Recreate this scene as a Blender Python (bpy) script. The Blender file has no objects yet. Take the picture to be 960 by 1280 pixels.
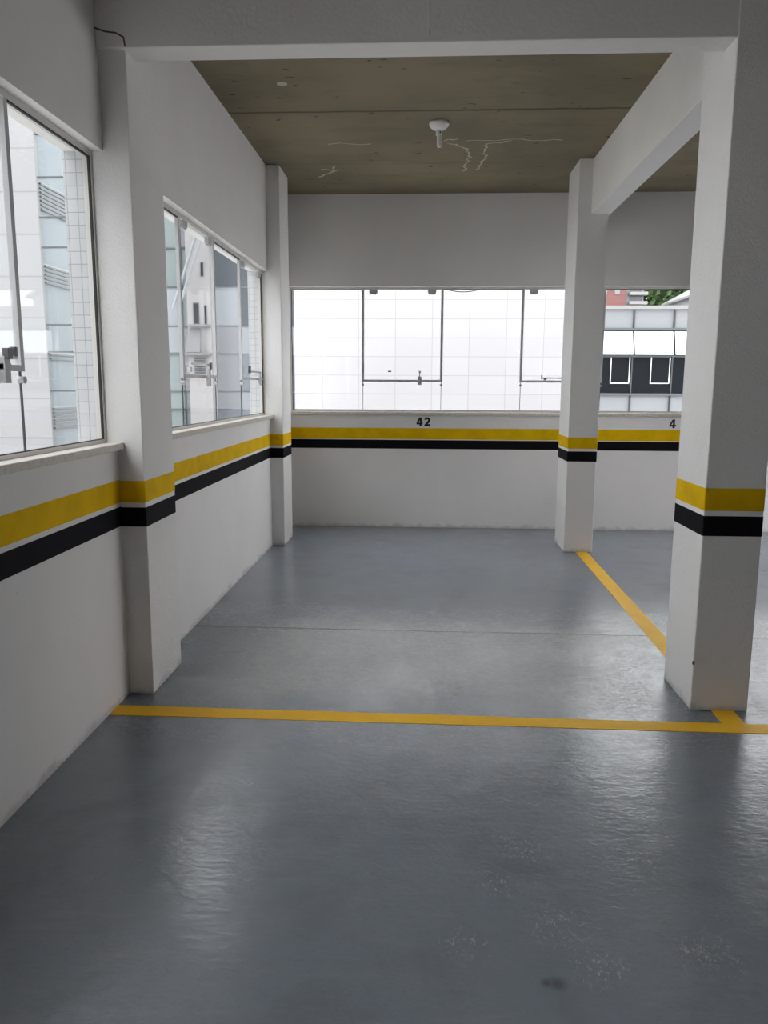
import bpy, bmesh, math, random
from mathutils import Vector
random.seed(4)
S = bpy.context.scene
COL = S.collection

# ------------------------------------------------------------------ measured layout (metres)
XL, D, H = -1.388, 7.993, 3.313          # left wall face, back wall face, ceiling
XR, YF = 5.3, -8.0                       # far right wall, wall behind
WT = 0.17                                # outer wall thickness
SZ, LZ = 1.16, 2.436                     # window opening bottom / top
YB0, YB1, BB0, BB1 = 0.921, 1.024, 0.812, 0.901   # yellow band, black band heights

# ------------------------------------------------------------------ materials
def mat(name):
    m = bpy.data.materials.new(name); m.use_nodes = True
    nt = m.node_tree
    return m, nt, nt.nodes['Principled BSDF']
def N(nt, t, **kw):
    n = nt.nodes.new(t)
    for k, v in kw.items():
        setattr(n, k, v)
    return n
def L(nt, a, b): nt.links.new(a, b)
def pos(nt): return N(nt, 'ShaderNodeNewGeometry').outputs['Position']
def mapping(nt, scale=(1, 1, 1), loc=(0, 0, 0), rot=(0, 0, 0)):
    mp = N(nt, 'ShaderNodeMapping')
    mp.inputs['Scale'].default_value = scale; mp.inputs['Location'].default_value = loc
    mp.inputs['Rotation'].default_value = rot
    L(nt, pos(nt), mp.inputs['Vector'])
    return mp.outputs['Vector']
def noise(nt, vec, scale, detail=4, rough=.55, dist=0):
    n = N(nt, 'ShaderNodeTexNoise')
    n.inputs['Scale'].default_value = scale; n.inputs['Detail'].default_value = detail
    n.inputs['Roughness'].default_value = rough; n.inputs['Distortion'].default_value = dist
    L(nt, vec, n.inputs['Vector'])
    return n.outputs['Fac']
def ramp(nt, fac, stops):
    r = N(nt, 'ShaderNodeValToRGB'); cr = r.color_ramp
    while len(cr.elements) < len(stops): cr.elements.new(.5)
    for e, (p, c) in zip(cr.elements, stops):
        e.position = p
        e.color = (c, c, c, 1) if isinstance(c, (int, float)) else (*c, 1)
    L(nt, fac, r.inputs['Fac'])
    return r.outputs['Color']
def mix(nt, a, b, fac, mode='MIX'):
    m = N(nt, 'ShaderNodeMix', data_type='RGBA', blend_type=mode)
    for sock, v in ((m.inputs['Factor'], fac), (m.inputs[6], a), (m.inputs[7], b)):
        if isinstance(v, bpy.types.NodeSocket): L(nt, v, sock)
        elif isinstance(v, (int, float)) and sock == m.inputs['Factor']: sock.default_value = v
        else: sock.default_value = (*v, 1)
    return m.outputs[2]
def math_(nt, op, a, b=None, c=None):
    m = N(nt, 'ShaderNodeMath', operation=op)
    for i, v in enumerate((a, b, c)):
        if v is None: continue
        if isinstance(v, bpy.types.NodeSocket): L(nt, v, m.inputs[i])
        else: m.inputs[i].default_value = v
    return m.outputs[0]
def bump(nt, p, h, strength, dist=.01):
    b = N(nt, 'ShaderNodeBump'); b.inputs['Strength'].default_value = strength
    b.inputs['Distance'].default_value = dist
    L(nt, h, b.inputs['Height']); L(nt, b.outputs['Normal'], p.inputs['Normal'])

def simple(name, col, rough=.5, metal=0., spec=.5):
    m, nt, p = mat(name)
    p.inputs['Base Color'].default_value = (*col, 1); p.inputs['Roughness'].default_value = rough
    p.inputs['Metallic'].default_value = metal; p.inputs['Specular IOR Level'].default_value = spec
    return m

def plaster(name, col, bscale, bstr, dirt=True):
    m, nt, p = mat(name)
    v = pos(nt)
    n1 = noise(nt, v, 1.3, 4); n2 = noise(nt, v, 14, 5)
    c = mix(nt, tuple(x * .94 for x in col), col, ramp(nt, n1, [(.35, 0.), (.65, 1.)]))
    c = mix(nt, c, tuple(x * .9 for x in col), ramp(nt, n2, [(.62, 0.), (.8, .5)]))
    if dirt:                      # scuffs and splashes along the foot of the wall
        sx = N(nt, 'ShaderNodeSeparateXYZ'); L(nt, v, sx.inputs[0])
        foot = math_(nt, 'SUBTRACT', .035, sx.outputs[2])
        foot = math_(nt, 'ADD', foot, math_(nt, 'MULTIPLY', math_(nt, 'SUBTRACT', noise(nt, v, 9, 4), .5), .12))
        foot = ramp(nt, foot, [(0., 0.), (.03, .45)])
        c = mix(nt, c, (.33, .32, .30), foot)
        spots = ramp(nt, noise(nt, v, 38, 2), [(.77, 0.), (.80, .5)])
        c = mix(nt, c, (.35, .33, .30), spots)
    L(nt, c, p.inputs['Base Color'])
    p.inputs['Roughness'].default_value = .72; p.inputs['Specular IOR Level'].default_value = .25
    h = math_(nt, 'ADD', noise(nt, v, bscale, 3, .6), math_(nt, 'MULTIPLY', noise(nt, v, bscale * .12, 3), 1.2))
    bump(nt, p, h, bstr, .006)
    return m
M = {}
M['wall'] = plaster('white_wall_paint', (.83, .815, .805), 90, .22)
M['column'] = plaster('roughcast_white_paint', (.83, .82, .81), 150, .55)
M['beam'] = plaster('beam_white_paint', (.83, .815, .795), 60, .35, dirt=False)
def bandmat(name, col):
    m, nt, p = mat(name); v = pos(nt)
    c = mix(nt, col, tuple(x * .8 for x in col), ramp(nt, noise(nt, v, 7, 4), [(.4, 0.), (.75, 1.)]))
    L(nt, c, p.inputs['Base Color']); p.inputs['Roughness'].default_value = .65
    p.inputs['Specular IOR Level'].default_value = .06
    bump(nt, p, noise(nt, v, 130, 3), .25, .004)
    return m
M['bare'] = plaster('smooth_white_wall', (.80, .785, .765), 40, .3)
M['yellow'] = bandmat('yellow_band_paint', (.80, .50, .004))
M['black'] = bandmat('black_band_paint', (.008, .008, .011))
M['number'] = simple('black_stencil_paint', (.008, .007, .007), .6)

# floor: grey-blue epoxy paint, worn and scuffed by tyres
m, nt, p = mat('grey_floor_paint'); M['floor'] = m
v = pos(nt)
base = mix(nt, (.185, .218, .265), (.228, .260, .305), ramp(nt, noise(nt, v, .9, 5, .6), [(.35, 0.), (.7, 1.)]))
brush = noise(nt, mapping(nt, (1.2, 9, 1)), 3.0, 5, .65, .6)
base = mix(nt, base, (.27, .275, .285), ramp(nt, brush, [(.52, 0.), (.8, .55)]))
mott = noise(nt, v, 2.6, 7, .65, .5)
base = mix(nt, base, (.11, .115, .125), ramp(nt, mott, [(.50, 0.), (.80, .55)]))
# pale abrasion flecks
fl = noise(nt, mapping(nt, (1., 2.0, 1), rot=(0, 0, .5)), 70, 4, .75, 1.2)
flmask = ramp(nt, noise(nt, v, 1.7, 2), [(.52, 0.), (.68, 1.)])
fl = math_(nt, 'MULTIPLY', ramp(nt, fl, [(.60, 0.), (.70, .5)]), flmask)
base = mix(nt, base, (.45, .455, .46), fl)
# tyre scuffs
sc = noise(nt, mapping(nt, (1, 2.6, 1), rot=(0, 0, -.2)), 34, 7, .8, 1.6)
sx = N(nt, 'ShaderNodeSeparateXYZ'); L(nt, v, sx.inputs[0])
bandy = math_(nt, 'SUBTRACT', 1., math_(nt, 'MULTIPLY', math_(nt, 'ABSOLUTE', math_(nt, 'SUBTRACT', sx.outputs[1], 4.0)), .9))
bandy = ramp(nt, bandy, [(.0, .12), (.55, 1.)])
scm = math_(nt, 'MULTIPLY', ramp(nt, noise(nt, v, 2.3, 4), [(.36, 0.), (.52, 1.)]), bandy)
sc = math_(nt, 'MULTIPLY', ramp(nt, sc, [(.49, 0.), (.58, .8)]), scm)
base = mix(nt, base, (.035, .034, .035), sc)
# construction joint across the bay
sx = N(nt, 'ShaderNodeSeparateXYZ'); L(nt, v, sx.inputs[0])
wob = math_(nt, 'MULTIPLY', math_(nt, 'SUBTRACT', noise(nt, v, 4, 3), .5), .03)
dj = math_(nt, 'ABSOLUTE', math_(nt, 'SUBTRACT', math_(nt, 'ADD', sx.outputs[1], wob), 4.5))
jm = ramp(nt, dj, [(.004, .9), (.014, 0.)])
base = mix(nt, base, (.03, .03, .032), jm)
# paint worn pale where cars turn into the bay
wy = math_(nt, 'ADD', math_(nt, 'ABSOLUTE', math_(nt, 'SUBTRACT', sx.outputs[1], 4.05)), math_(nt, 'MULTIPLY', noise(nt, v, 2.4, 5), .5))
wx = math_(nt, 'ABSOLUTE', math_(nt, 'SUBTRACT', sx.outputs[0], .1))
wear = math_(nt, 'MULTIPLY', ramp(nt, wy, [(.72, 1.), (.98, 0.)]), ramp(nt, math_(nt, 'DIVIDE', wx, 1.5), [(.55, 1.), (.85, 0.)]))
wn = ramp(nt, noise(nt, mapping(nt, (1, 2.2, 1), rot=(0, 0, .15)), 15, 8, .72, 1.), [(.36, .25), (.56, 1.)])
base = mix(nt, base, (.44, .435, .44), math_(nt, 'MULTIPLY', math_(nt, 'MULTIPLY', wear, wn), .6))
# individual worn spots: pale scrapes near the driving lane, dark rubber scuffs inside the bay
def spots(pts):
    out = None
    for x, y, r in pts:
        d = N(nt, 'ShaderNodeVectorMath', operation='DISTANCE'); L(nt, v, d.inputs[0]); d.inputs[1].default_value = (x, y, 0)
        m_ = ramp(nt, math_(nt, 'DIVIDE', d.outputs['Value'], r), [(.25, 1.), (1., 0.)])
        out = m_ if out is None else math_(nt, 'MAXIMUM', out, m_)
    return out
pale = spots([(.395, 1.924, .12), (.46, 1.78, .10), (.754, 1.854, .12), (.227, 2.103, .10), (.121, 1.846, .09), (.661, 2.247, .12), (-.637, 2.647, .08), (.32, 2.29, .12)])
pn = noise(nt, mapping(nt, (1.6, 1, 1), rot=(0, 0, .9)), 42, 6, .75, 1.4)
base = mix(nt, base, (.52, .525, .53), math_(nt, 'MULTIPLY', ramp(nt, pn, [(.55, 0.), (.64, .75)]), pale))
dark = spots([(-.325, 3.888, .32), (.576, 4.40, .22), (.712, 3.863, .30), (-.674, 3.95, .26), (.342, 2.725, .22), (.129, 3.61, .35), (1.1, 3.62, .28), (-.9, 4.9, .3)])
dn = noise(nt, mapping(nt, (1, 2.0, 1), rot=(0, 0, .35)), 26, 7, .78, 1.8)
dm = math_(nt, 'MULTIPLY', ramp(nt, dn, [(.54, 0.), (.60, .85)]), dark)
base = mix(nt, base, (.04, .04, .042), dm)
base = mix(nt, base, (.05, .052, .056), math_(nt, 'MULTIPLY', spots([(.344, 1.72, .03), (.318, 1.722, .02)]), .55))
base = mix(nt, base, (.03, .03, .032), jm)
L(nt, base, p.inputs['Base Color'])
rg = math_(nt, 'ADD', .09, math_(nt, 'MULTIPLY', noise(nt, v, 2.2, 5, .6), .15))
rg = math_(nt, 'ADD', rg, math_(nt, 'MULTIPLY', ramp(nt, noise(nt, mapping(nt, (1.5, 5, 1), rot=(0, 0, .12)), 9, 7, .72, .8), [(.4, 0.), (.75, 1.)]), .07))
rg = math_(nt, 'ADD', rg, math_(nt, 'MULTIPLY', math_(nt, 'MAXIMUM', dm, sc), .45))
L(nt, rg, p.inputs['Roughness']); p.inputs['IOR'].default_value = 1.85; p.inputs['Specular IOR Level'].default_value = .5
hb = math_(nt, 'ADD', math_(nt, 'MULTIPLY', noise(nt, v, 3.2, 4), 1.), math_(nt, 'MULTIPLY', noise(nt, mapping(nt, (1., 2.4, 1)), 22, 5, .65, 1.), .22))
hb = math_(nt, 'ADD', hb, math_(nt, 'MULTIPLY', math_(nt, 'MULTIPLY', noise(nt, mapping(nt, (1, 2.4, 1), rot=(0, 0, .4)), 60, 6, .75, 1.5), bandy), .16))
hb = math_(nt, 'SUBTRACT', hb, math_(nt, 'MULTIPLY', jm, .3))
bump(nt, p, hb, .22, .02)
# floor line paint
m, nt, p = mat('yellow_line_paint'); M['line'] = m
v = pos(nt)
c = mix(nt, (1.0, .58, .02), (.92, .50, .018), ramp(nt, noise(nt, v, 6, 5), [(.4, 0.), (.75, 1.)]))
c = mix(nt, c, (.20, .14, .05), ramp(nt, noise(nt, v, 30, 4, .7, 1.), [(.66, 0.), (.76, .6)]))
L(nt, c, p.inputs['Base Color']); p.inputs['Roughness'].default_value = .55; p.inputs['Specular IOR Level'].default_value = .25
bump(nt, p, noise(nt, v, 25, 4), .15, .006)

# ceiling: raw board-marked concrete
m, nt, p = mat('raw_concrete'); M['ceiling'] = m
v = pos(nt)
c = mix(nt, (.195, .165, .112), (.26, .22, .15), ramp(nt, noise(nt, v, .9, 4), [(.35, 0.), (.65, 1.)]))
c = mix(nt, c, (.165, .14, .092), ramp(nt, noise(nt, mapping(nt, (1., 3.5, 1)), 1.3, 7, .68), [(.5, 0.), (.75, .7)]))
c = mix(nt, c, (.10, .083, .058), ramp(nt, noise(nt, mapping(nt, (1.5, 8, 1)), 4.5, 7, .72), [(.60, 0.), (.74, .7)]))
c = mix(nt, c, (.36, .32, .25), ramp(nt, noise(nt, mapping(nt, (1.2, 5, 1), (3, 1, 0)), 5.5, 4, .7, .8), [(.68, 0.), (.76, .45)]))
c = mix(nt, c, (.06, .052, .042), ramp(nt, noise(nt, mapping(nt, (1, 2, 1)), 11, 1), [(.74, 0.), (.77, .9)]))
sx = N(nt, 'ShaderNodeSeparateXYZ'); L(nt, v, sx.inputs[0])
wob = math_(nt, 'MULTIPLY', math_(nt, 'SUBTRACT', noise(nt, v, 6, 3), .5), .03)
y_ = math_(nt, 'ADD', sx.outputs[1], wob)
for yj, w, a in ((5.68, .016, .8), (6.95, .008, .35), (4.45, .01, .6)):
    jm = ramp(nt, math_(nt, 'ABSOLUTE', math_(nt, 'SUBTRACT', y_, yj)), [(w * .4, a), (w * 1.3, 0.)])
    c = mix(nt, c, (.07, .058, .044), jm)
L(nt, c, p.inputs['Base Color']); p.inputs['Roughness'].default_value = .85
p.inputs['Specular IOR Level'].default_value = .2
bump(nt, p, noise(nt, mapping(nt, (1, 4, 1)), 12, 5), .25, .008)
M['lime'] = simple('lime_bloom', (.50, .45, .35), .9)
M['crack'] = simple('crack_shadow_gap', (.10, .085, .07), .9)

M['alu'] = simple('grey_aluminium', (.50, .50, .51), .45)
M['frame'] = simple('pale_anodised_aluminium', (.60, .58, .55), .45)
M['gasket'] = simple('black_rubber', (.012, .012, .013), .6)
M['clip'] = simple('satin_metal', (.45, .45, .46), .4)
M['darkclip'] = simple('dark_metal', (.10, .10, .105), .45)
M['whitebar'] = simple('white_enamel', (.80, .80, .79), .4)
M['porcelain'] = simple('white_porcelain', (.83, .82, .79), .3)
M['brass'] = simple('dull_screw_metal', (.10, .085, .07), .5, .4)
m, nt, p = mat('beige_granite'); M['sill'] = m
v = pos(nt)
L(nt, mix(nt, (.66, .62, .56), (.52, .49, .44), ramp(nt, noise(nt, v, 45, 4), [(.45, 0.), (.7, 1.)])), p.inputs['Base Color'])
p.inputs['Roughness'].default_value = .35

def glass(name, tint, refl=.10):
    m = bpy.data.materials.new(name); m.use_nodes = True
    nt = m.node_tree; nt.nodes.clear()
    o = N(nt, 'ShaderNodeOutputMaterial'); ms = N(nt, 'ShaderNodeMixShader')
    t = N(nt, 'ShaderNodeBsdfTransparent'); t.inputs[0].default_value = (*tint, 1)
    g = N(nt, 'ShaderNodeBsdfGlossy'); g.inputs['Roughness'].default_value = .02
    f = N(nt, 'ShaderNodeFresnel'); f.inputs['IOR'].default_value = 1.45
    fr = math_(nt, 'MINIMUM', math_(nt, 'MULTIPLY', f.outputs[0], .5), .065)
    L(nt, fr, ms.inputs[0]); L(nt, t.outputs[0], ms.inputs[1]); L(nt, g.outputs[0], ms.inputs[2])
    L(nt, ms.outputs[0], o.inputs[0])
    return m
M['glass'] = glass('clear_window_glass', (.965, .985, .98))

def tiles(name, c1, c2, mortar, w, h, ox, oz, ms=.006, horiz='x', rough=.4):
    m, nt, p = mat(name)
    sx = N(nt, 'ShaderNodeSeparateXYZ'); L(nt, pos(nt), sx.inputs[0])
    cb = N(nt, 'ShaderNodeCombineXYZ')
    a = math_(nt, 'SUBTRACT', sx.outputs[0 if horiz == 'x' else 1], ox)
    b = math_(nt, 'SUBTRACT', sx.outputs[2], oz)
    L(nt, a, cb.inputs[0]); L(nt, b, cb.inputs[1])
    br = N(nt, 'ShaderNodeTexBrick'); br.offset = 0
    L(nt, cb.outputs[0], br.inputs['Vector'])
    br.inputs['Color1'].default_value = (*c1, 1); br.inputs['Color2'].default_value = (*c2, 1)
    br.inputs['Mortar'].default_value = (*mortar, 1)
    br.inputs['Scale'].default_value = 1; br.inputs['Mortar Size'].default_value = ms
    br.inputs['Brick Width'].default_value = w; br.inputs['Row Height'].default_value = h
    L(nt, br.outputs['Color'], p.inputs['Base Color']); p.inputs['Roughness'].default_value = rough
    return m
M['bigtile'] = tiles('white_marble_cladding', (.41, .40, .41), (.39, .38, .39), (.315, .307, .315), .533, .268, -1.511, 2.148)
M['towertile'] = tiles('white_stone_cladding', (.23, .23, .235), (.22, .22, .225), (.16, .16, .165), 1.1, .72, -6.85, 1.2, .012)
M['fintile'] = tiles('small_white_tiles', (.50, .51, .52), (.46, .47, .485), (.28, .28, .29), .046, .054, -1.553, 1.16, .0018)
M['fintileV'] = tiles('small_white_outer_tiles', (.78, .79, .80), (.72, .73, .75), (.42, .42, .43), .046, .054, 0, 1.16, .0018, 'y')
M['redbrick'] = tiles('red_brick', (.20, .06, .052), (.17, .05, .045), (.13, .08, .07), .5, .22, 0, 0, .02)
M['stucco'] = simple('pinkish_white_stucco', (.30, .285, .285), .8)
M['greystucco'] = simple('grey_stucco', (.18, .175, .18), .8)
M['bluepanel'] = simple('blue_grey_panel', (.15, .168, .19), .6)
M['palepanel'] = simple('pale_blue_panel', (.25, .265, .285), .6)
M['whitepanel'] = simple('white_spandrel_panel', (.21, .215, .23), .4)
M['greenglass'] = simple('pale_green_facade_glass', (.22, .255, .25), .15)
M['darkglass'] = simple('dark_facade_glass', (.008, .010, .013), .3, 0, .06)
M['greyglass'] = simple('grey_facade_glass', (.09, .10, .112), .1)
M['mirror'] = simple('sky_reflecting_glass', (.78, .80, .83), .06, 1.)
M['mullion'] = simple('dark_mullion_metal', (.045, .05, .055), .5, .1)
M['louvre'] = simple('grey_louvre_metal', (.085, .094, .10), .5, .3)
M['leaf'] = simple('green_leaves', (.05, .095, .026), .7)
M['bark'] = simple('brown_bark', (.10, .07, .045), .9)
M['conc'] = simple('street_concrete', (.62, .61, .60), .9)
M['asphalt'] = simple('dark_asphalt', (.07, .07, .07), .9)
M['roofm'] = simple('pale_roof_sheet', (.24, .24, .235), .6)

# ------------------------------------------------------------------ mesh helpers
def add_box(bm, x0, x1, y0, y1, z0, z1):
    r = bmesh.ops.create_cube(bm, size=1)
    for v in r['verts']:
        v.co = Vector(((x0 + x1) / 2 + v.co.x * (x1 - x0), (y0 + y1) / 2 + v.co.y * (y1 - y0), (z0 + z1) / 2 + v.co.z * (z1 - z0)))
    return r['verts']
def add_cyl(bm, c, axis, r, length, seg=20, r2=None):
    res = bmesh.ops.create_cone(bm, cap_ends=True, segments=seg, radius1=r, radius2=r if r2 is None else r2, depth=length)
    q = Vector((0, 0, 1)).rotation_difference(Vector(axis).normalized())
    for v in res['verts']: v.co = q @ v.co + Vector(c)
def add_bar(bm, a, b, r, seg=10):
    a, b = Vector(a), Vector(b)
    add_cyl(bm, (a + b) / 2, b - a, r, (b - a).length, seg)
def add_lathe(bm, prof, c, seg=32):
    rings = []
    for r, z in prof:
        rings.append([bm.verts.new((c[0] + r * math.cos(2 * math.pi * i / seg), c[1] + r * math.sin(2 * math.pi * i / seg), c[2] + z)) for i in range(seg)])
    for a, b in zip(rings, rings[1:]):
        for i in range(seg):
            bm.faces.new((a[i], a[(i + 1) % seg], b[(i + 1) % seg], b[i]))
    bm.faces.new(rings[0]); bm.faces.new(rings[-1][::-1])
def obj(name, bm, m, parent=None, bevel=0., smooth=False, origin=None):
    """link the bmesh (world coordinates) as one mesh object; children keep the parent's origin"""
    if bevel:
        bmesh.ops.bevel(bm, geom=list(bm.edges), offset=bevel, segments=2, affect='EDGES', profile=.5)
    bmesh.ops.recalc_face_normals(bm, faces=bm.faces[:])
    base = Vector(origin) if origin is not None else Vector((0, 0, 0))
    par_w = Vector((0, 0, 0)); q = parent
    while q is not None:
        par_w += q.location; q = q.parent
    w = base if parent is None else par_w
    bmesh.ops.translate(bm, verts=bm.verts, vec=-w)
    me = bpy.data.meshes.new(name); bm.to_mesh(me); bm.free()
    if smooth:
        for f in me.polygons: f.use_smooth = True
    o = bpy.data.objects.new(name, me); COL.objects.link(o)
    me.materials.append(M[m])
    if parent is None: o.location = w
    else: o.parent = parent
    return o
def boxobj(name, m, boxes, parent=None, bevel=0., origin=None):
    bm = bmesh.new()
    for b in boxes: add_box(bm, *b)
    return obj(name, bm, m, parent, bevel, origin=origin)
def tag(o, label, cat=None, kind=None, group=None):
    o['label'] = label
    if cat: o['category'] = cat
    if kind: o['kind'] = kind
    if group: o['group'] = group
    return o
def empty(name, loc, label, cat, kind=None, group=None):
    o = bpy.data.objects.new(name, None); COL.objects.link(o); o.location = loc
    o.empty_display_size = .1
    return tag(o, label, cat, kind, group)

# ------------------------------------------------------------------ room shell
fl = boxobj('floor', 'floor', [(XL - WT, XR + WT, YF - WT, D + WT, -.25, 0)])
tag(fl, 'glossy grey-blue painted concrete floor of the parking garage', 'floor', 'structure')
ce = boxobj('ceiling', 'ceiling', [(XL - WT, XR + WT, YF - WT, D + WT, H, H + .25)])
tag(ce, 'raw brownish concrete ceiling slab with board marks', 'ceiling', 'structure')
# white lime traces that seeped through the slab
def ribbon(bm, pts, w, z0, z1):
    for a, b in zip(pts, pts[1:]):
        a, b = Vector((*a, 0)), Vector((*b, 0)); d = (b - a).normalized(); n = Vector((-d.y, d.x, 0))
        k0, k1 = w * random.uniform(.4, 1.3), w * random.uniform(.4, 1.3)
        P = [a - d * w * .2 - n * k0, a - d * w * .2 + n * k0, b + d * w * .2 + n * k1, b + d * w * .2 - n * k1]
        lo = [bm.verts.new((q.x, q.y, z0)) for q in P]; hi = [bm.verts.new((q.x, q.y, z1)) for q in P]
        bm.faces.new(lo); bm.faces.new(hi[::-1])
        for i in range(4): bm.faces.new((lo[i], hi[i], hi[(i + 1) % 4], lo[(i + 1) % 4]))
def jag(pts, n=5, a=.02):
    out = []
    for p, q in zip(pts, pts[1:]):
        for i in range(n):
            t = i / n
            out.append((p[0] + (q[0] - p[0]) * t + random.uniform(-a, a), p[1] + (q[1] - p[1]) * t + random.uniform(-a, a)))
    out.append(pts[-1]); return out
bm = bmesh.new()
for pts, w in (([(.30, 6.36), (.64, 6.33), (1.02, 6.36)], .0055), ([(.14, 6.40), (.26, 6.49), (.335, 6.70), (.33, 6.95), (.30, 7.2)], .010),
               ([(.64, 6.36), (.46, 6.44), (.43, 6.56), (.47, 6.76), (.43, 6.95), (.41, 7.16)], .009), ([(.12, 6.33), (.22, 6.30)], .010)):
    ribbon(bm, jag(pts), w, H - .0015, H + .001)
obj('lime_stain', bm, 'lime', ce)['label'] = 'pale lime trace beside the lamp holder'
bm = bmesh.new()
for pts, w in (([(-.98, 7.35), (-.86, 7.2), (-.8, 7.0)], .010), ([(-.95, 7.1), (-.80, 7.15)], .008), ([(-.8, 6.38), (-.45, 6.40)], .005)):
    ribbon(bm, jag(pts, 4, .025), w, H - .0015, H + .001)
obj('lime_stain', bm, 'lime', ce)['label'] = 'pale lime trace near the far left column'
bm = bmesh.new(); add_lathe(bm, [(.03, -.0015), (.036, .001)], (-.92, 5.17, H), 12)
obj('lime_stain', bm, 'lime', ce)['label'] = 'round pale spot near the left wall'

CY = [(-3.556, -3.134), (-.056, .366), (3.444, 3.866), (6.943, 7.363)]       # columns along the left wall
wl = boxobj('wall_left', 'wall', [(XL - WT, XL, YF, D + WT, 0, SZ), (XL - WT, XL, YF, D + WT, LZ, H), (XL - WT, XL, 7.363, D + WT, SZ, LZ),
                                  (XL - WT, XL, YF, -6.7, SZ, LZ)])
tag(wl, 'white plastered left wall with yellow and black bands below its windows', 'wall', 'structure')
E = .0015
for y0, y1 in ((.366, 3.444), (3.866, 6.943), (7.363, D), (-3.134, -.056)):
    boxobj('yellow_band', 'yellow', [(XL - E, XL + E, y0, y1, YB0, YB1)], wl)['label'] = 'yellow painted band'
    boxobj('black_band', 'black', [(XL - E, XL + E, y0, y1, BB0, BB1)], wl)['label'] = 'black painted band'
wb = boxobj('wall_back', 'wall', [(XL, XR, D, D + WT, 0, SZ), (XL, XR, D, D + WT, LZ, H)])
tag(wb, 'white plastered back wall carrying the stall numbers below its window', 'wall', 'structure')
boxobj('yellow_band', 'yellow', [(XL, XR, D - E, D + E, YB0 - .004, YB1 + .006)], wb)['label'] = 'yellow painted band'
boxobj('black_band', 'black', [(XL, XR, D - E, D + E, BB0 + .006, BB1 + .008)], wb)['label'] = 'black painted band'
# right side and behind: the rest of the garage floor, low opening added at right for side daylight
wr = boxobj('wall_right', 'bare', [(XR, XR + WT, YF, 5.2, 0, 2.0), (XR, XR + WT, YF, D + WT, 2.0, H)])
tag(wr, 'white painted wall on the right with an added low daylight opening, outside the view', 'wall', 'structure')
wf = boxobj('wall_front', 'bare', [(XL - WT, XR + WT, YF - WT, YF, 0, H)])
tag(wf, 'white painted wall behind the driving lane, outside the view', 'wall', 'structure')

# columns -----------------------------------------------------------
def column(x0, x1, y0, y1, label, clad=False):
    c = boxobj('column', 'column', [(x0, x1, y0, y1, 0, H)], bevel=.005, origin=((x0 + x1) / 2, (y0 + y1) / 2, 0))
    tag(c, label, 'column', 'structure')
    for nm, z0, z1 in (('yellow', YB0, YB1 - .004), ('black', BB0 - .003, BB1 - .003)):
        bm = bmesh.new()
        xl = x0 - E if x0 > XL else XL - .02
        add_box(bm, xl, x1 + E, y0 - E, y1 + E, z0, z1)
        ed = [e for e in bm.edges if abs(e.verts[0].co.z - e.verts[1].co.z) > .01]
        bmesh.ops.bevel(bm, geom=ed, offset=.005, segments=2, affect='EDGES', profile=.5)
        obj(nm + '_band', bm, nm, c)['label'] = nm + ' painted band around the column'
    return c
wl_labels = {2: 'white wall column between the two left windows, nearest to the camera', 3: 'slim white wall column beside the far end of the second left window'}
for i, (y0, y1) in enumerate(CY):
    c = column(XL - WT, XL + (.1175 if i < 3 else .115), y0, y1, wl_labels.get(i, 'white wall column further back along the left wall, outside the view' if i else 'white wall column at the rear end of the left wall, outside the view'))
    if i >= 2:
        b = boxobj('tile_cladding', 'fintile', [(XL - WT - .006, XL - .072, y0 - .006, y0 + .01, SZ - .3, LZ)], c)
        b['label'] = 'small white tiles on the outer reveal'
near = column(1.2228, 1.4783, 3.4169, 3.8103, 'large freestanding white column on the right with roughcast face')
far = column(1.2479, 1.5005, 6.8552, 7.3297, 'freestanding white column near the back wall, at the far end of the dividing line')
# chip on the near column's arris
bm = bmesh.new(); bmesh.ops.create_icosphere(bm, subdivisions=1, radius=.009)
for v in bm.verts: v.co = Vector((v.co.x * .7 + 1.2245, v.co.y * .7 + 3.4185, v.co.z * 1.3 + .225))
obj('chip', bm, 'crack', near)['label'] = 'small dark chip on the column edge'

# beams -------------------------------------------------------------
cb = boxobj('beam', 'beam', [(XL, XR, 3.4218, 3.5657, 2.8326, H)], bevel=.004, origin=(XL, 3.49, 2.8326))
tag(cb, 'white beam crossing the whole view over the two nearest columns', 'beam', 'structure')
bm = bmesh.new()
P = [(-1.388, 2.910), (-1.345, 2.895), (-1.30, 2.889), (-1.268, 2.872), (-1.262, 2.835)]
for a, b in zip(P, P[1:]):
    add_bar(bm, (a[0], 3.4215, a[1]), (b[0], 3.4215, b[1]), .0035, 6)
obj('crack', bm, 'crack', cb)['label'] = 'dark crack where the beam meets the left column'
bm = bmesh.new(); zz = 2.858
while zz < 3.2:
    add_bar(bm, (-.005 + random.uniform(-.003, .003), 3.4222, zz), (-.005 + random.uniform(-.003, .003), 3.4222, zz + .05), random.uniform(.002, .004), 6); zz += .045
obj('plaster_seam', bm, 'beam', cb)['label'] = 'raised vertical plaster seam'
lb = boxobj('beam', 'beam', [(1.3603, 1.5194, 3.5657, D, 2.8773, H)], bevel=.004, origin=(1.44, 5.5, 2.8773))
tag(lb, 'white beam running from the near right column to the far column', 'beam', 'structure')

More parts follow.
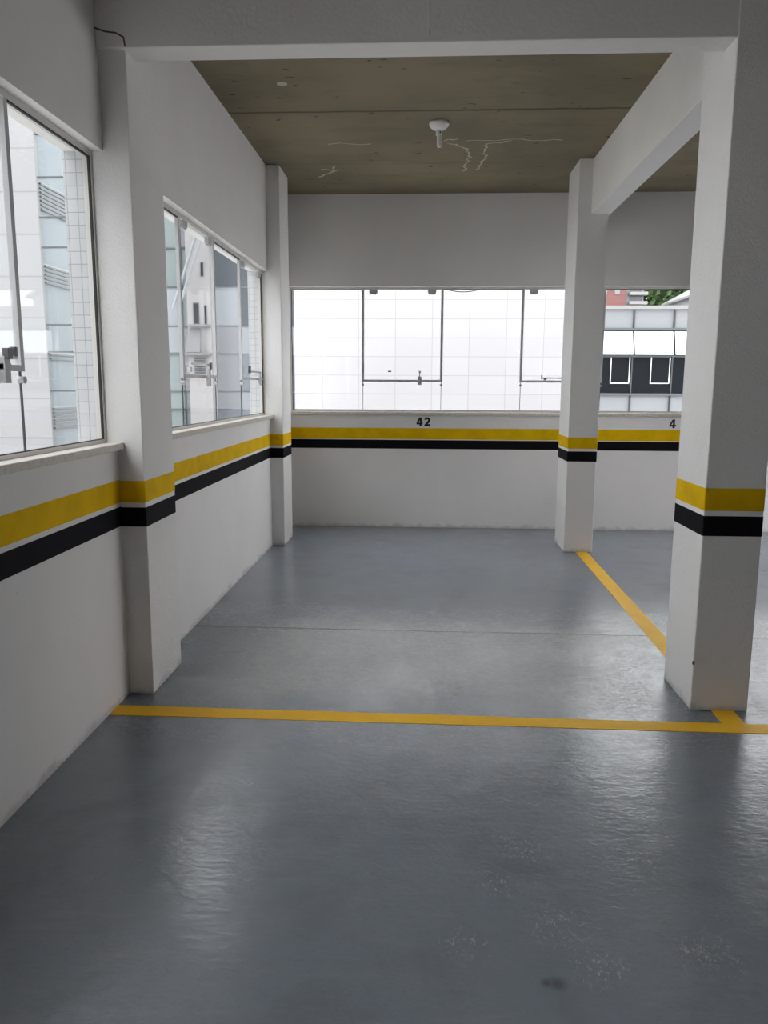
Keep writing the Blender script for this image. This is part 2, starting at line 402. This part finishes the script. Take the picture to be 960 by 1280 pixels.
# ------------------------------------------------------------------ windows
# a window lies along an axis u; plane at depth w outward.  map (u, w, z) -> world
def window(name, label, mapf, u0, u1, seams, kinds, extras):
    """seams: pane joints from u0 to u1; kinds: 'F' fixed or 'S' awning sash per bay"""
    root = empty(name, mapf(u0, 0, SZ), label, 'window', 'structure')
    def bx(bm, ua, ub, wa, wb_, za, zb):
        a, b = Vector(mapf(ua, wa, za)), Vector(mapf(ub, wb_, zb))
        add_box(bm, min(a.x, b.x), max(a.x, b.x), min(a.y, b.y), max(a.y, b.y), min(a.z, b.z), max(a.z, b.z))
    def part(nm, m, boxes, parent=root, bevel=0.):
        bm = bmesh.new()
        for b in boxes: bx(bm, *b)
        return obj(nm, bm, m, parent, bevel)
    W0, W1 = .048, .085                       # frame depth range
    zs = SZ + .034                            # top of sill
    part('sill', 'sill', [(u0, u1, -.032, .16, SZ + .002, zs)], bevel=.003)['label'] = 'beige stone sill'
    ft = .024
    part('window_frame', 'frame', [(u0, u1, W0, W1, LZ - ft, LZ), (u0, u1, W0, W1, zs, zs + .016),
                                   (u0, u0 + .016, W0, W1, zs + .016, LZ - ft), (u1 - .016, u1, W0, W1, zs + .016, LZ - ft)])
    part('gasket', 'gasket', [b for a_, b_, k in zip(seams, seams[1:], kinds) if k == 'F'
                              for b in [(a_ + .012, b_ - .012, W0 + .004, W0 + .014, LZ - ft - .006, LZ - ft)]]
         + [(u0 + .016, u0 + .023, W0 + .004, W0 + .014, zs, LZ - ft), (u1 - .023, u1 - .016, W0 + .004, W0 + .014, zs, LZ - ft),
            (u0 + .016, u1 - .016, W0 + .004, W0 + .012, zs + .016, zs + .020)])['label'] = 'black rubber gasket'
    zb = 1.497                                # underside of the sashes
    gw = .064
    for a, b, k in zip(seams, seams[1:], kinds):
        if k == 'F':
            part('fixed_pane', 'glass', [(a + .002, b - .002, gw, gw + .006, zs + .01, LZ - ft)])
        else:
            part('fixed_pane', 'glass', [(a + .002, b - .002, gw, gw + .006, zs + .01, zb - .003)])
            sw = .025
            s = part('sash', 'alu', [(a - sw / 2, a + sw / 2, gw - .010, gw + .010, zb, LZ - ft + .004), (b - sw / 2, b + sw / 2, gw - .010, gw + .010, zb, LZ - ft + .004),
                                     (a + sw / 2, b - sw / 2, gw - .010, gw + .010, zb, zb + .022)])
            s['label'] = 'awning sash with grey edge profile'
            part('sash_pane', 'glass', [(a + .01, b - .01, gw - .004, gw + .002, zb + .01, LZ - ft)], s)
            for hu in (a + .105, b - .105):
                part('hinge', 'clip', [(hu - .042, hu + .042, gw - .018, gw + .012, LZ - ft - .034, LZ - ft + .002),
                                       (hu - .034, hu + .034, gw - .014, gw + .010, LZ - ft - .048, LZ - ft - .03)], s, .002)
            for bu in (a, b):                 # round glass clips where four panes meet
                bm = bmesh.new(); n = Vector(mapf(0, 1, 0)) - Vector(mapf(0, 0, 0))
                add_cyl(bm, mapf(bu, gw - .003, zb - .030), n, .013, .024, 18)
                obj('glass_clip', bm, 'clip', root, smooth=False)
            ex = extras(a, b)
            if ex:
                for nm, m, boxes in ex: part(nm, m, [(q[0], q[1], gw + q[2], gw + q[3], q[4], q[5]) for q in boxes], s, .0015)
    # thin dark silicone joints between the frameless lower panes
    part('silicone_joint', 'mullion', [(u - .0025, u + .0025, gw - .001, gw + .007, zs + .014, zb + .01) for u in seams[1:-1]])
    return root
left = lambda u, w, z: (XL - w, u, z)
back = lambda u, w, z: (u, D + w, z)

def ex_near(a, b):                            # vertical latch body with a little turning lever
    if b < 2: return None
    y = 2.60
    return [('latch', 'clip', [(y - .018, y + .018, -.040, -.014, 1.455, 1.545), (y - .018, y + .03, -.036, -.014, 1.500, 1.522)]),
            ('latch_lever', 'darkclip', [(y - .014, y + .016, -.052, -.030, 1.535, 1.572), (y + .035, y + .052, -.05, -.03, 1.545, 1.578)]),
            ('latch_pin', 'whitebar', [(y + .010, y + .058, -.046, -.034, 1.536, 1.548)])]
window('window_1', 'tall window in the left wall, the one nearest to the camera', left, .366, 3.444, [.366, 1.16, 1.96, 2.757, 3.444], 'SFSF', ex_near)
def ex_second(a, b):
    if a < 5.2:
        y = 5.17 + .04
        return [('latch', 'clip', [(y - .11, y - .07, -.036, -.014, 1.445, 1.56)]), ('latch_lever', 'darkclip', [(y - .10, y - .07, -.046, -.034, 1.555, 1.60)]),
                ('stay_bar', 'whitebar', [(a + .07, y - .09, -.034, -.022, 1.575, 1.592)]), ('stay_end', 'whitebar', [(a + .05, a + .085, -.036, -.016, 1.53, 1.56)])]
    y = 6.72
    return [('latch', 'clip', [(y - .02, y + .02, -.034, -.014, 1.455, 1.57)]), ('latch_lever', 'darkclip', [(y - .42, y - .395, -.04, -.02, 1.55, 1.61)]),
            ('stay_bar', 'clip', [(y - .42, y, -.034, -.022, 1.557, 1.572)])]
w2 = window('window_2', 'glazed window in the left wall between the near and far wall columns', left, 3.866, 6.943, [3.866, 4.64, 5.39, 6.145, 6.943], 'FSFS', ex_second)
def ex_back(a, b):
    if a < 0:
        return [('latch', 'clip', [(-.081, -.041, -.040, -.014, 1.467, 1.552), (-.078, -.066, -.044, -.038, 1.53, 1.55)]), ('latch_lever', 'clip', [(-.066, -.056, -.036, -.022, 1.552, 1.60), (-.072, -.050, -.036, -.022, 1.59, 1.607)]),
                ('glass_knob', 'darkclip', [(-.385, -.351, -.03, -.004, 1.595, 1.609)])]
    if a < 1.5:
        return [('stay_bar', 'clip', [(1.175, 1.62, -.034, -.022, 1.535, 1.548)]), ('latch_lever', 'darkclip', [(1.165, 1.178, -.036, -.02, 1.53, 1.57), (1.19, 1.22, -.036, -.02, 1.522, 1.536)])]
    return None
seams = [XL, -.642, .158, .963, 1.765, 2.63, 3.365, 4.165, 4.965, XR]
w3 = window('window_3', 'long frameless glass window above the stall numbers in the back wall', back, XL, XR, seams, 'FSFSFSFSF'[:9], ex_back)
# seal that has come loose from the head of the middle pane
bm = bmesh.new(); prev = None
for i in range(13):
    t = i / 12; q = (.20 + .33 * t, D + .05, LZ - .026 - .022 * math.sin(math.pi * t))
    if prev: add_bar(bm, prev, q, .004, 6)
    prev = q
obj('loose_seal', bm, 'gasket', w3)['label'] = 'black rubber seal sagging from the window head'

# ------------------------------------------------------------------ stall numbers
def strokes_obj(name, polys, x0, z0, sx, sz, y, label):
    bm = bmesh.new()
    for poly in polys:
        a = [bm.verts.new((x0 + p_[0] * sx, y - .0015, z0 + p_[1] * sz)) for p_ in poly]
        b = [bm.verts.new((x0 + p_[0] * sx, y + .001, z0 + p_[1] * sz)) for p_ in poly]
        bm.faces.new(a); bm.faces.new(b[::-1])
        for i in range(len(a)):
            bm.faces.new((a[i], b[i], b[(i + 1) % len(a)], a[(i + 1) % len(a)]))
    o = obj(name, bm, 'number', origin=(x0, y, z0))
    tag(o, label, 'number')
    return o
four = [[(.46, 1.), (.86, 1.), (.86, .40), (.54, .40), (.54, .66)], [(.46, 1.), (0., .42), (0., .38), (.27, .38), (.54, .66)],
        [(0., .18), (1.03, .18), (1.03, .40), (0., .40)], [(.50, 0.), (.86, 0.), (.86, .18), (.50, .18)]]
def two():
    P = []
    import math as q
    cx, cz, ro, ri = .5, .70, .50, .13
    def arc(a0, a1, n, r, kz): return [(cx + r * q.cos(a0 + (a1 - a0) * i / n), cz + kz * q.sin(a0 + (a1 - a0) * i / n)) for i in range(n + 1)]
    o = arc(q.pi * .97, -q.pi * .22, 14, ro, .31); i_ = arc(q.pi * .97, -q.pi * .22, 14, ri, .10)
    o += [(.74, .36), (.58, .24)]; i_ += [(.36, .42), (0., .13)]
    for k in range(len(o) - 1): P.append([o[k], o[k + 1], i_[k + 1], i_[k]])
    P.append([(0., 0.), (1., 0.), (1., .24), (.5, .24), (0., .13)])
    return P
NZ0, NH = 1.052, .088
n42 = empty('stall_number', (-.013, D, NZ0), 'black stencilled 42 on the back wall above the yellow band', 'number', 'thing')
for nm, polys, x in (('digit', four, -.087), ('digit', two(), -.008)):
    o = strokes_obj(nm, polys, x, NZ0, .062, NH, D, 'x'); o.location = Vector(o.location) - n42.location; o.parent = n42
    for k in ('label', 'category'): del o[k]
strokes_obj('stall_number', four, 2.458, NZ0 - .003, .062, NH, D, 'black stencilled 4 on the back wall, cut off by the near right column')

# ------------------------------------------------------------------ floor lines
def strip(name, pts, label):
    """pts: left and right edge points of the strip in order"""
    bm = bmesh.new(); lo, hi = [], []
    for a, b in pts:
        lo.append([bm.verts.new((*a, 0)), bm.verts.new((*b, 0))]); hi.append([bm.verts.new((*a, .0018)), bm.verts.new((*b, .0018))])
    for i in range(len(pts) - 1):
        bm.faces.new((lo[i][0], lo[i][1], lo[i + 1][1], lo[i + 1][0])); bm.faces.new((hi[i][0], hi[i + 1][0], hi[i + 1][1], hi[i][1]))
        for s in (0, 1): bm.faces.new((lo[i][s], lo[i + 1][s], hi[i + 1][s], hi[i][s]))
    bm.faces.new((lo[0][0], hi[0][0], hi[0][1], lo[0][1])); bm.faces.new((lo[-1][0], lo[-1][1], hi[-1][1], hi[-1][0]))
    o = obj(name, bm, 'line'); tag(o, label, 'parking line', 'thing'); return o
pts = []
for i in range(41):
    x = XL + (5.2 - XL) * i / 40
    yb = 3.200 - .014 * min(1, (x - XL) / 2.8); yt = 3.303 - .026 * max(0, min(1, (x - XL) / 2.8)) 
    pts.append(((x, yb + random.uniform(-.0015, .0015)), (x, yt + random.uniform(-.0015, .0015))))
strip('parking_line', pts, 'yellow line painted across the floor from the left wall past the near columns')
pts = []
for i in range(31):
    y = 3.278 + (6.86 - 3.278) * i / 30; c = 1.366 + .040 * ((y - 3.3) / 3.5)
    pts.append(((c - .05 + random.uniform(-.001, .001), y), (c + .05 + random.uniform(-.001, .001), y)))
strip('parking_line', pts, 'yellow dividing line painted on the floor between the two freestanding columns')

# ------------------------------------------------------------------ lamp holder on the ceiling
lx, ly = .072, 5.92
lamp = empty('ceiling_lamp', (lx, ly, H), 'white porcelain lamp holder with a slim tube bulb under the concrete ceiling', 'lamp')
bm = bmesh.new(); add_lathe(bm, [(.070, 0), (.073, -.012), (.070, -.024), (.058, -.038), (.040, -.050), (.022, -.056)], (lx, ly, H))
obj('canopy', bm, 'porcelain', lamp, smooth=True)
bm = bmesh.new(); add_lathe(bm, [(.022, -.054), (.021, -.066), (.0215, -.067), (.0215, -.088), (.019, -.09)], (lx, ly, H), 24)
sk = obj('socket', bm, 'porcelain', lamp, smooth=True)
bm = bmesh.new(); add_cyl(bm, (lx + .008, ly - .019, H - .074), (.3, -1, 0), .006, .01, 10)
obj('screw', bm, 'brass', sk)['label'] = 'dark screw in the socket'
bm = bmesh.new(); add_lathe(bm, [(.017, -.088), (.0175, -.10), (.0165, -.16), (.0145, -.168), (.006, -.170)], (lx + .003, ly, H), 24)
obj('tube_bulb', bm, 'porcelain', lamp, smooth=True)

# ------------------------------------------------------------------ outside
g = boxobj('ground', 'conc', [(-60, 70, D + WT + .3, 90, -11.3, -11), (-60, XL - WT - .3, -40, D + WT + .3, -11.3, -11), (-60, XR + WT + .3, -70, -40, -11.3, -11)])
tag(g, 'pale concrete street level far below the windows', 'ground', 'structure')
def building(loc, label): return empty('building', loc, label, 'building', 'thing')
g = boxobj('ground', 'asphalt', [(XR + WT + .3, 70, -70, D + WT + .3, -11.3, -11)])
tag(g, 'dark asphalt yard beside the garage, outside the view', 'ground', 'structure')
# neighbour straight behind the back window
b = building((.3, 13.5, -11), 'white tiled windowless building right behind the back window')
boxobj('wall', 'bigtile', [(-1.922, 2.30, 11.5, 15.5, -11, 3.7)], b)
boxobj('parapet', 'whitepanel', [(-1.95, 2.33, 11.47, 15.53, 3.7, 3.8)], b)
b = building((-9, -8, -11), 'added grey block beside the garage on the left, unseen, holding back sky light')  # unseen block added to cut sky light entering from the left rear
boxobj('wall', 'greystucco', [(-14, -7.0, -16, -3.0, -11, 7)], b)
boxobj('parapet', 'roofm', [(-14.05, -6.95, -16.05, -2.95, 7, 7.2)], b)
# white tower seen through the nearest left window
b = building((-10.5, 16, -11), 'white stone clad tower with a glazed strip seen through the nearest left window')
boxobj('wall', 'towertile', [(-15, -6.85, 14, 14.08, -11, 17)], b)
boxobj('glass_strip', 'glass', [(-6.85, -5.5, 14.05, 14.08, -11, 17)], b)['label'] = 'clear glazed strip at the tower edge'
for z in (5.75, 5.04, 4.37, 3.86, 2.52, 2.04, 1.34, .3):
    boxobj('mullion', 'mullion', [(-6.84, -5.5, 14.0, 14.04, z - .012, z + .012)], b)
# wing with louvre bands beyond it, running away from the camera
b = building((-8.4, 17, -11), 'blue-grey panelled wing with bands of louvres seen through the nearest left window')
boxobj('wall', 'bluepanel', [(-15, -6.86, 14.08, 19.5, -11, 17)], b)
for z0, z1 in ((4.50, 5.0), (3.24, 3.60), (1.90, 2.05), (.64, 1.06), (6.2, 6.7)):
    lv = boxobj('louvre_band', 'palepanel', [(-6.86, -6.85, 14.08, 19.5, z0, z1)], b)
    n = max(2, round((z1 - z0) / .072))
    boxobj('louvre_slats', 'louvre', [(-6.855, -6.82, 14.08, 19.5, z0 + (i + .1) * (z1 - z0) / n, z0 + (i + .55) * (z1 - z0) / n) for i in range(n)], lv)
# far facades with panel tones standing in for glass reflections, seen through the second left window, 30 m away (32 pixels a metre)
YS = 30.0
def fx(px, py=400):                                         # metres across the 30 m plane for this column of the facade grid
    return -8.09 + (px - 267) * .03115
rz = [9.2, 7.95, 6.55, 5.13, 3.69, 2.64, 1.22, .52, -.7, -4]
b = building((-9.4, 31, -11), 'pale green glazed block with a diagonal brace seen through the second left window')
boxobj('wall', 'greenglass', [(-12.2, fx(243), YS, YS + 5, -11, 17)], b)
for z in rz[1:-1]: boxobj('mullion', 'louvre', [(-12.2, fx(243), YS - .05, YS + .02, z - .025, z + .025)], b)
for x in (-11.3, -10.15, fx(228)): boxobj('mullion', 'louvre', [(x - .03, x + .03, YS - .05, YS + .02, -11, 17)], b)
boxobj('panel', 'palepanel', [(fx(208), fx(225), YS - .03, YS + .05, 2.7, 5.1)], b)
boxobj('panel', 'whitepanel', [(fx(226), fx(243), YS - .03, YS + .05, 6.6, 9.1)], b)
boxobj('panel', 'whitepanel', [(fx(226), fx(243), YS - .03, YS + .05, 1.25, 3.6)], b)
b = building((-8.5, 30, -11), 'pinkish white house with narrow dark windows seen through the second left window')
H0 = YS - .6
boxobj('wall', 'stucco', [(fx(240), fx(268), H0, YS - .08, -11, 17)], b)
for x0, x1, z0, z1 in ((258, 261, 5.45, 5.95), (247.5, 254.5, 3.72, 4.50), (261, 263.5, 3.72, 4.40)):
    f = boxobj('window', 'mullion', [(fx(x0), fx(x1), H0 - .03, H0 + .05, z0, z1)], b)
    boxobj('window_pane', 'darkglass', [(fx(x0) + .03, fx(x1) - .03, H0 - .035, H0 + .02, z0 + .04, z1 - .04)], f)
for x0, x1, z in ((243, 268, 3.66), (237, 268, 2.62)):
    boxobj('ledge', 'greystucco', [(fx(x0), fx(x1), H0 - .25, H0 + .02, z - .05, z + .04)], b)
bm = bmesh.new()
vs = [bm.verts.new(q) for q in ((fx(242), H0 - .01, 3.58), (fx(255.5), H0 - .01, 3.58), (fx(255.5), H0 - .22, 2.68), (fx(237.5), H0 - .22, 2.68),
                                (fx(242), H0 + .02, 3.58), (fx(255.5), H0 + .02, 3.58), (fx(255.5), H0 + .02, 2.68), (fx(237.5), H0 + .02, 2.68))]
for q in ((0, 1, 2, 3), (7, 6, 5, 4), (0, 4, 5, 1), (1, 5, 6, 2), (2, 6, 7, 3), (3, 7, 4, 0)): bm.faces.new([vs[i] for i in q])
obj('bay_slope', bm, 'greystucco', b)
f = boxobj('window', 'stucco', [(fx(246), fx(261.5), H0 - .04, H0 + .02, 1.84, 2.50)], b)
boxobj('shutter', 'mullion', [(fx(247), fx(260.5), H0 - .06, H0 - .02, 1.9 + i * .075, 1.95 + i * .075) for i in range(8)], f)
bm = bmesh.new()
for o_ in (0, .22): add_bar(bm, (fx(226) + o_, H0 - .35, 4.25), (fx(259) + o_, H0 - .35, 6.75 + .3), .055, 8)
obj('diagonal_brace', bm, 'palepanel', b)
b = building((-6, 32, -11), 'grey curtain wall block filling the far end of the second left window')
boxobj('wall', 'whitepanel', [(fx(268), fx(378), YS, YS + 5, -11, 17)], b)
grid_x = [fx(268.5), fx(299), fx(312), fx(345), fx(377)]
pan = {0: ('greyglass', 'darkglass', 'darkglass', 'greyglass'), 1: ('greyglass', 'greyglass', 'darkglass', 'greyglass'), 2: ('palepanel', 'greyglass', 'greyglass', 'greyglass'),
       3: ('whitepanel', 'palepanel', 'palepanel', 'mirror'), 4: ('whitepanel', 'bluepanel', 'darkglass', 'greyglass'), 5: ('whitepanel', 'palepanel', 'darkglass', 'greyglass'), 6: ('bluepanel', 'bluepanel', 'bluepanel', 'greyglass'),
       7: ('palepanel', 'palepanel', 'palepanel', 'palepanel')}
rows = [(8.0, 6.6), (6.55, 5.17), (5.10, 3.72), (3.64, 2.68), (2.60, 1.25), (1.19, .55), (.5, -.7), (-.75, -3.9)]
for r, (z1, z0) in enumerate(rows):
    for k in range(4):
        boxobj('panel', pan[r][k], [(grid_x[k] + .03, grid_x[k + 1] - .03, YS - .04, YS + .05, z0, z1)], b)
# curtain wall building beyond the right part of the back window
b = building((8, 27, -11), 'low grey curtain wall building with dark windows seen right of the far column')
boxobj('wall', 'whitepanel', [(3.0, 16.0, 24, 30, -11, 3.78)], b)
boxobj('roof_coping', 'roofm', [(2.95, 16.05, 23.9, 30.05, 3.74, 3.84)], b)
mx = [3.8 + 1.17 * i for i in range(-1, 11)]; mx = [6.15 + 1.18 * i for i in range(-2, 8)]
for x in mx: boxobj('mullion', 'mullion', [(x - .02, x + .02, 23.93, 24.02, -1.5, 3.74)], b)
for z in (3.17, 2.385, 1.245): boxobj('rail', 'louvre', [(3.0, 16.0, 23.90, 24.02, z - .03, z + .03)], b)
for i, (x0, x1) in enumerate(zip(mx, mx[1:])):
    p_ = boxobj('dark_window', 'darkglass', [(x0 + .03, x1 - .03, 23.96, 24.02, 1.29, 2.34)], b)
    xa = x0 + .55
    boxobj('window_sash', 'whitebar', [(xa, xa + .022, 23.92, 23.96, 1.58, 2.34), (xa + .548, xa + .57, 23.92, 23.96, 1.58, 2.34), (xa, xa + .57, 23.92, 23.96, 1.57, 1.592)], p_)
    bm = bmesh.new()                                          # tilted glass that mirrors the sky
    vs = [bm.verts.new(q) for q in ((x0 + .03, 23.97, 3.14), (x1 - .03, 23.97, 3.14), (x1 - .03, 23.74, 2.42), (x0 + .03, 23.74, 2.42),
                                    (x0 + .03, 24.0, 3.14), (x1 - .03, 24.0, 3.14), (x1 - .03, 24.0, 2.42), (x0 + .03, 24.0, 2.42))]
    for q in ((0, 1, 2, 3), (7, 6, 5, 4), (0, 4, 5, 1), (1, 5, 6, 2), (2, 6, 7, 3), (3, 7, 4, 0)): bm.faces.new([vs[j] for j in q])
    obj('tilted_pane', bm, 'mirror', b)
# far skyline above its roof
b = building((10, 47, -11), 'red brick building far beyond the curtain wall roof')
boxobj('wall', 'redbrick', [(8.0, 11.05, 45, 49, -11, 10)], b)
for x in (9.0, 9.7, 10.4):
    for z in (6.55, 7.4, 8.3): boxobj('window', 'whitepanel', [(x, x + .28, 44.96, 45.05, z, z + .42)], b)
b = building((11.5, 47, -11), 'white building with stacked balconies beside the red brick building')
boxobj('wall', 'whitepanel', [(11.05, 12.05, 45.2, 49, -11, 9.5)], b)
for z in (6.0, 6.5, 7.0, 7.5, 8.0):
    boxobj('balcony', 'stucco', [(11.2, 12.15, 44.7, 45.2, z, z + .16)], b)
    boxobj('window', 'greyglass', [(11.3, 11.95, 45.15, 45.25, z + .2, z + .46)], b)
b = building((15.6, 44, -11), 'pale gabled house beside the trees beyond the curtain wall roof')
bm = bmesh.new()
sec = [(13.9, -11), (18.5, -11), (18.5, 6.2), (16.2, 7.45), (13.9, 6.2)]
va = [bm.verts.new((x, 42.5, z)) for x, z in sec]; vb = [bm.verts.new((x, 47, z)) for x, z in sec]
bm.faces.new(va); bm.faces.new(vb[::-1])
for i in range(5): bm.faces.new((va[i], vb[i], vb[(i + 1) % 5], va[(i + 1) % 5]))
obj('wall', bm, 'whitepanel', b)
bm = bmesh.new()
for sgn in (-1, 1):
    a = Vector((16.2, 42.2, 7.5)); e = Vector((16.2 + sgn * 2.6, 42.2, 6.1)); up = Vector((0, 0, .12)); bk = Vector((0, 5, 0))
    vs = [bm.verts.new(q) for q in (a, e, e + bk, a + bk, a + up, e + up, e + bk + up, a + bk + up)]
    for q in ((3, 2, 1, 0), (4, 5, 6, 7), (0, 1, 5, 4), (1, 2, 6, 5), (2, 3, 7, 6), (3, 0, 4, 7)): bm.faces.new([vs[j] for j in q])
obj('roof', bm, 'roofm', b)
def tree(x, y, z, r, label):
    t = empty('tree', (x, y, -11), label, 'tree', 'thing')
    bm = bmesh.new(); add_cyl(bm, (x, y, (z - 11) / 2), (0, 0, 1), .28, z + 11, 10, .12); obj('trunk', bm, 'bark', t)
    bm = bmesh.new()
    for i in range(4200):
        d = Vector((random.gauss(0, 1), random.gauss(0, 1), random.gauss(0, 1))).normalized() * r * random.uniform(.45, 1) ** .6
        c = Vector((x, y, z)) + Vector((d.x, d.y, d.z * 1.1)); s = random.uniform(.16, .34)
        n = Vector((random.gauss(0, 1), random.gauss(0, 1), random.gauss(0, 1))).normalized()
        u = n.orthogonal().normalized(); w = n.cross(u)
        vs = [bm.verts.new(c + u * s * a + w * s * b_) for a, b_ in ((-1, 0), (-.2, -.55), (1, 0), (-.2, .55))]
        bm.faces.new(vs)
    obj('crown', bm, 'leaf', t)
tree(15.0, 53.5, 7.9, 2.4, 'leafy green tree beyond the curtain wall roof, beside the balconies')

# ------------------------------------------------------------------ daylight: bright overcast sky
w = bpy.data.worlds.new('overcast_sky'); S.world = w; w.use_nodes = True
nt = w.node_tree; bg = nt.nodes['Background']
bg.inputs['Color'].default_value = (.99, .975, 1.0, 1); bg.inputs['Strength'].default_value = 1.0

# ------------------------------------------------------------------ camera
cam = bpy.data.cameras.new('camera'); co = bpy.data.objects.new('camera', cam); COL.objects.link(co)
F, yaw, pitch, roll = 969.73, .052, .1604, .0049
cam.sensor_fit = 'AUTO'; cam.sensor_width = 36; cam.lens = F / 1280 * 36; cam.clip_end = 300
fw = Vector((-math.sin(yaw), math.cos(yaw), 0)); rt = Vector((math.cos(yaw), math.sin(yaw), 0)); up = Vector((0, 0, 1))
f2 = fw * math.cos(pitch) - up * math.sin(pitch); u2 = up * math.cos(pitch) + fw * math.sin(pitch)
r3 = rt * math.cos(roll) + u2 * math.sin(roll); u3 = u2 * math.cos(roll) - rt * math.sin(roll)
from mathutils import Matrix
mw = Matrix((r3, u3, -f2)).transposed().to_4x4(); mw.translation = (0, 0, 1.45)
co.matrix_world = mw
S.camera = co
S.view_settings.view_transform = 'Standard'; S.view_settings.look = 'None'
S.view_settings.gamma = 1; S.view_settings.use_curve_mapping = False
S.view_settings.exposure = 2.25
S.cycles.max_bounces = 14; S.cycles.diffuse_bounces = 10; S.cycles.glossy_bounces = 6; S.cycles.transparent_max_bounces = 24
S.cycles.sample_clamp_indirect = 8; S.cycles.caustics_reflective = False
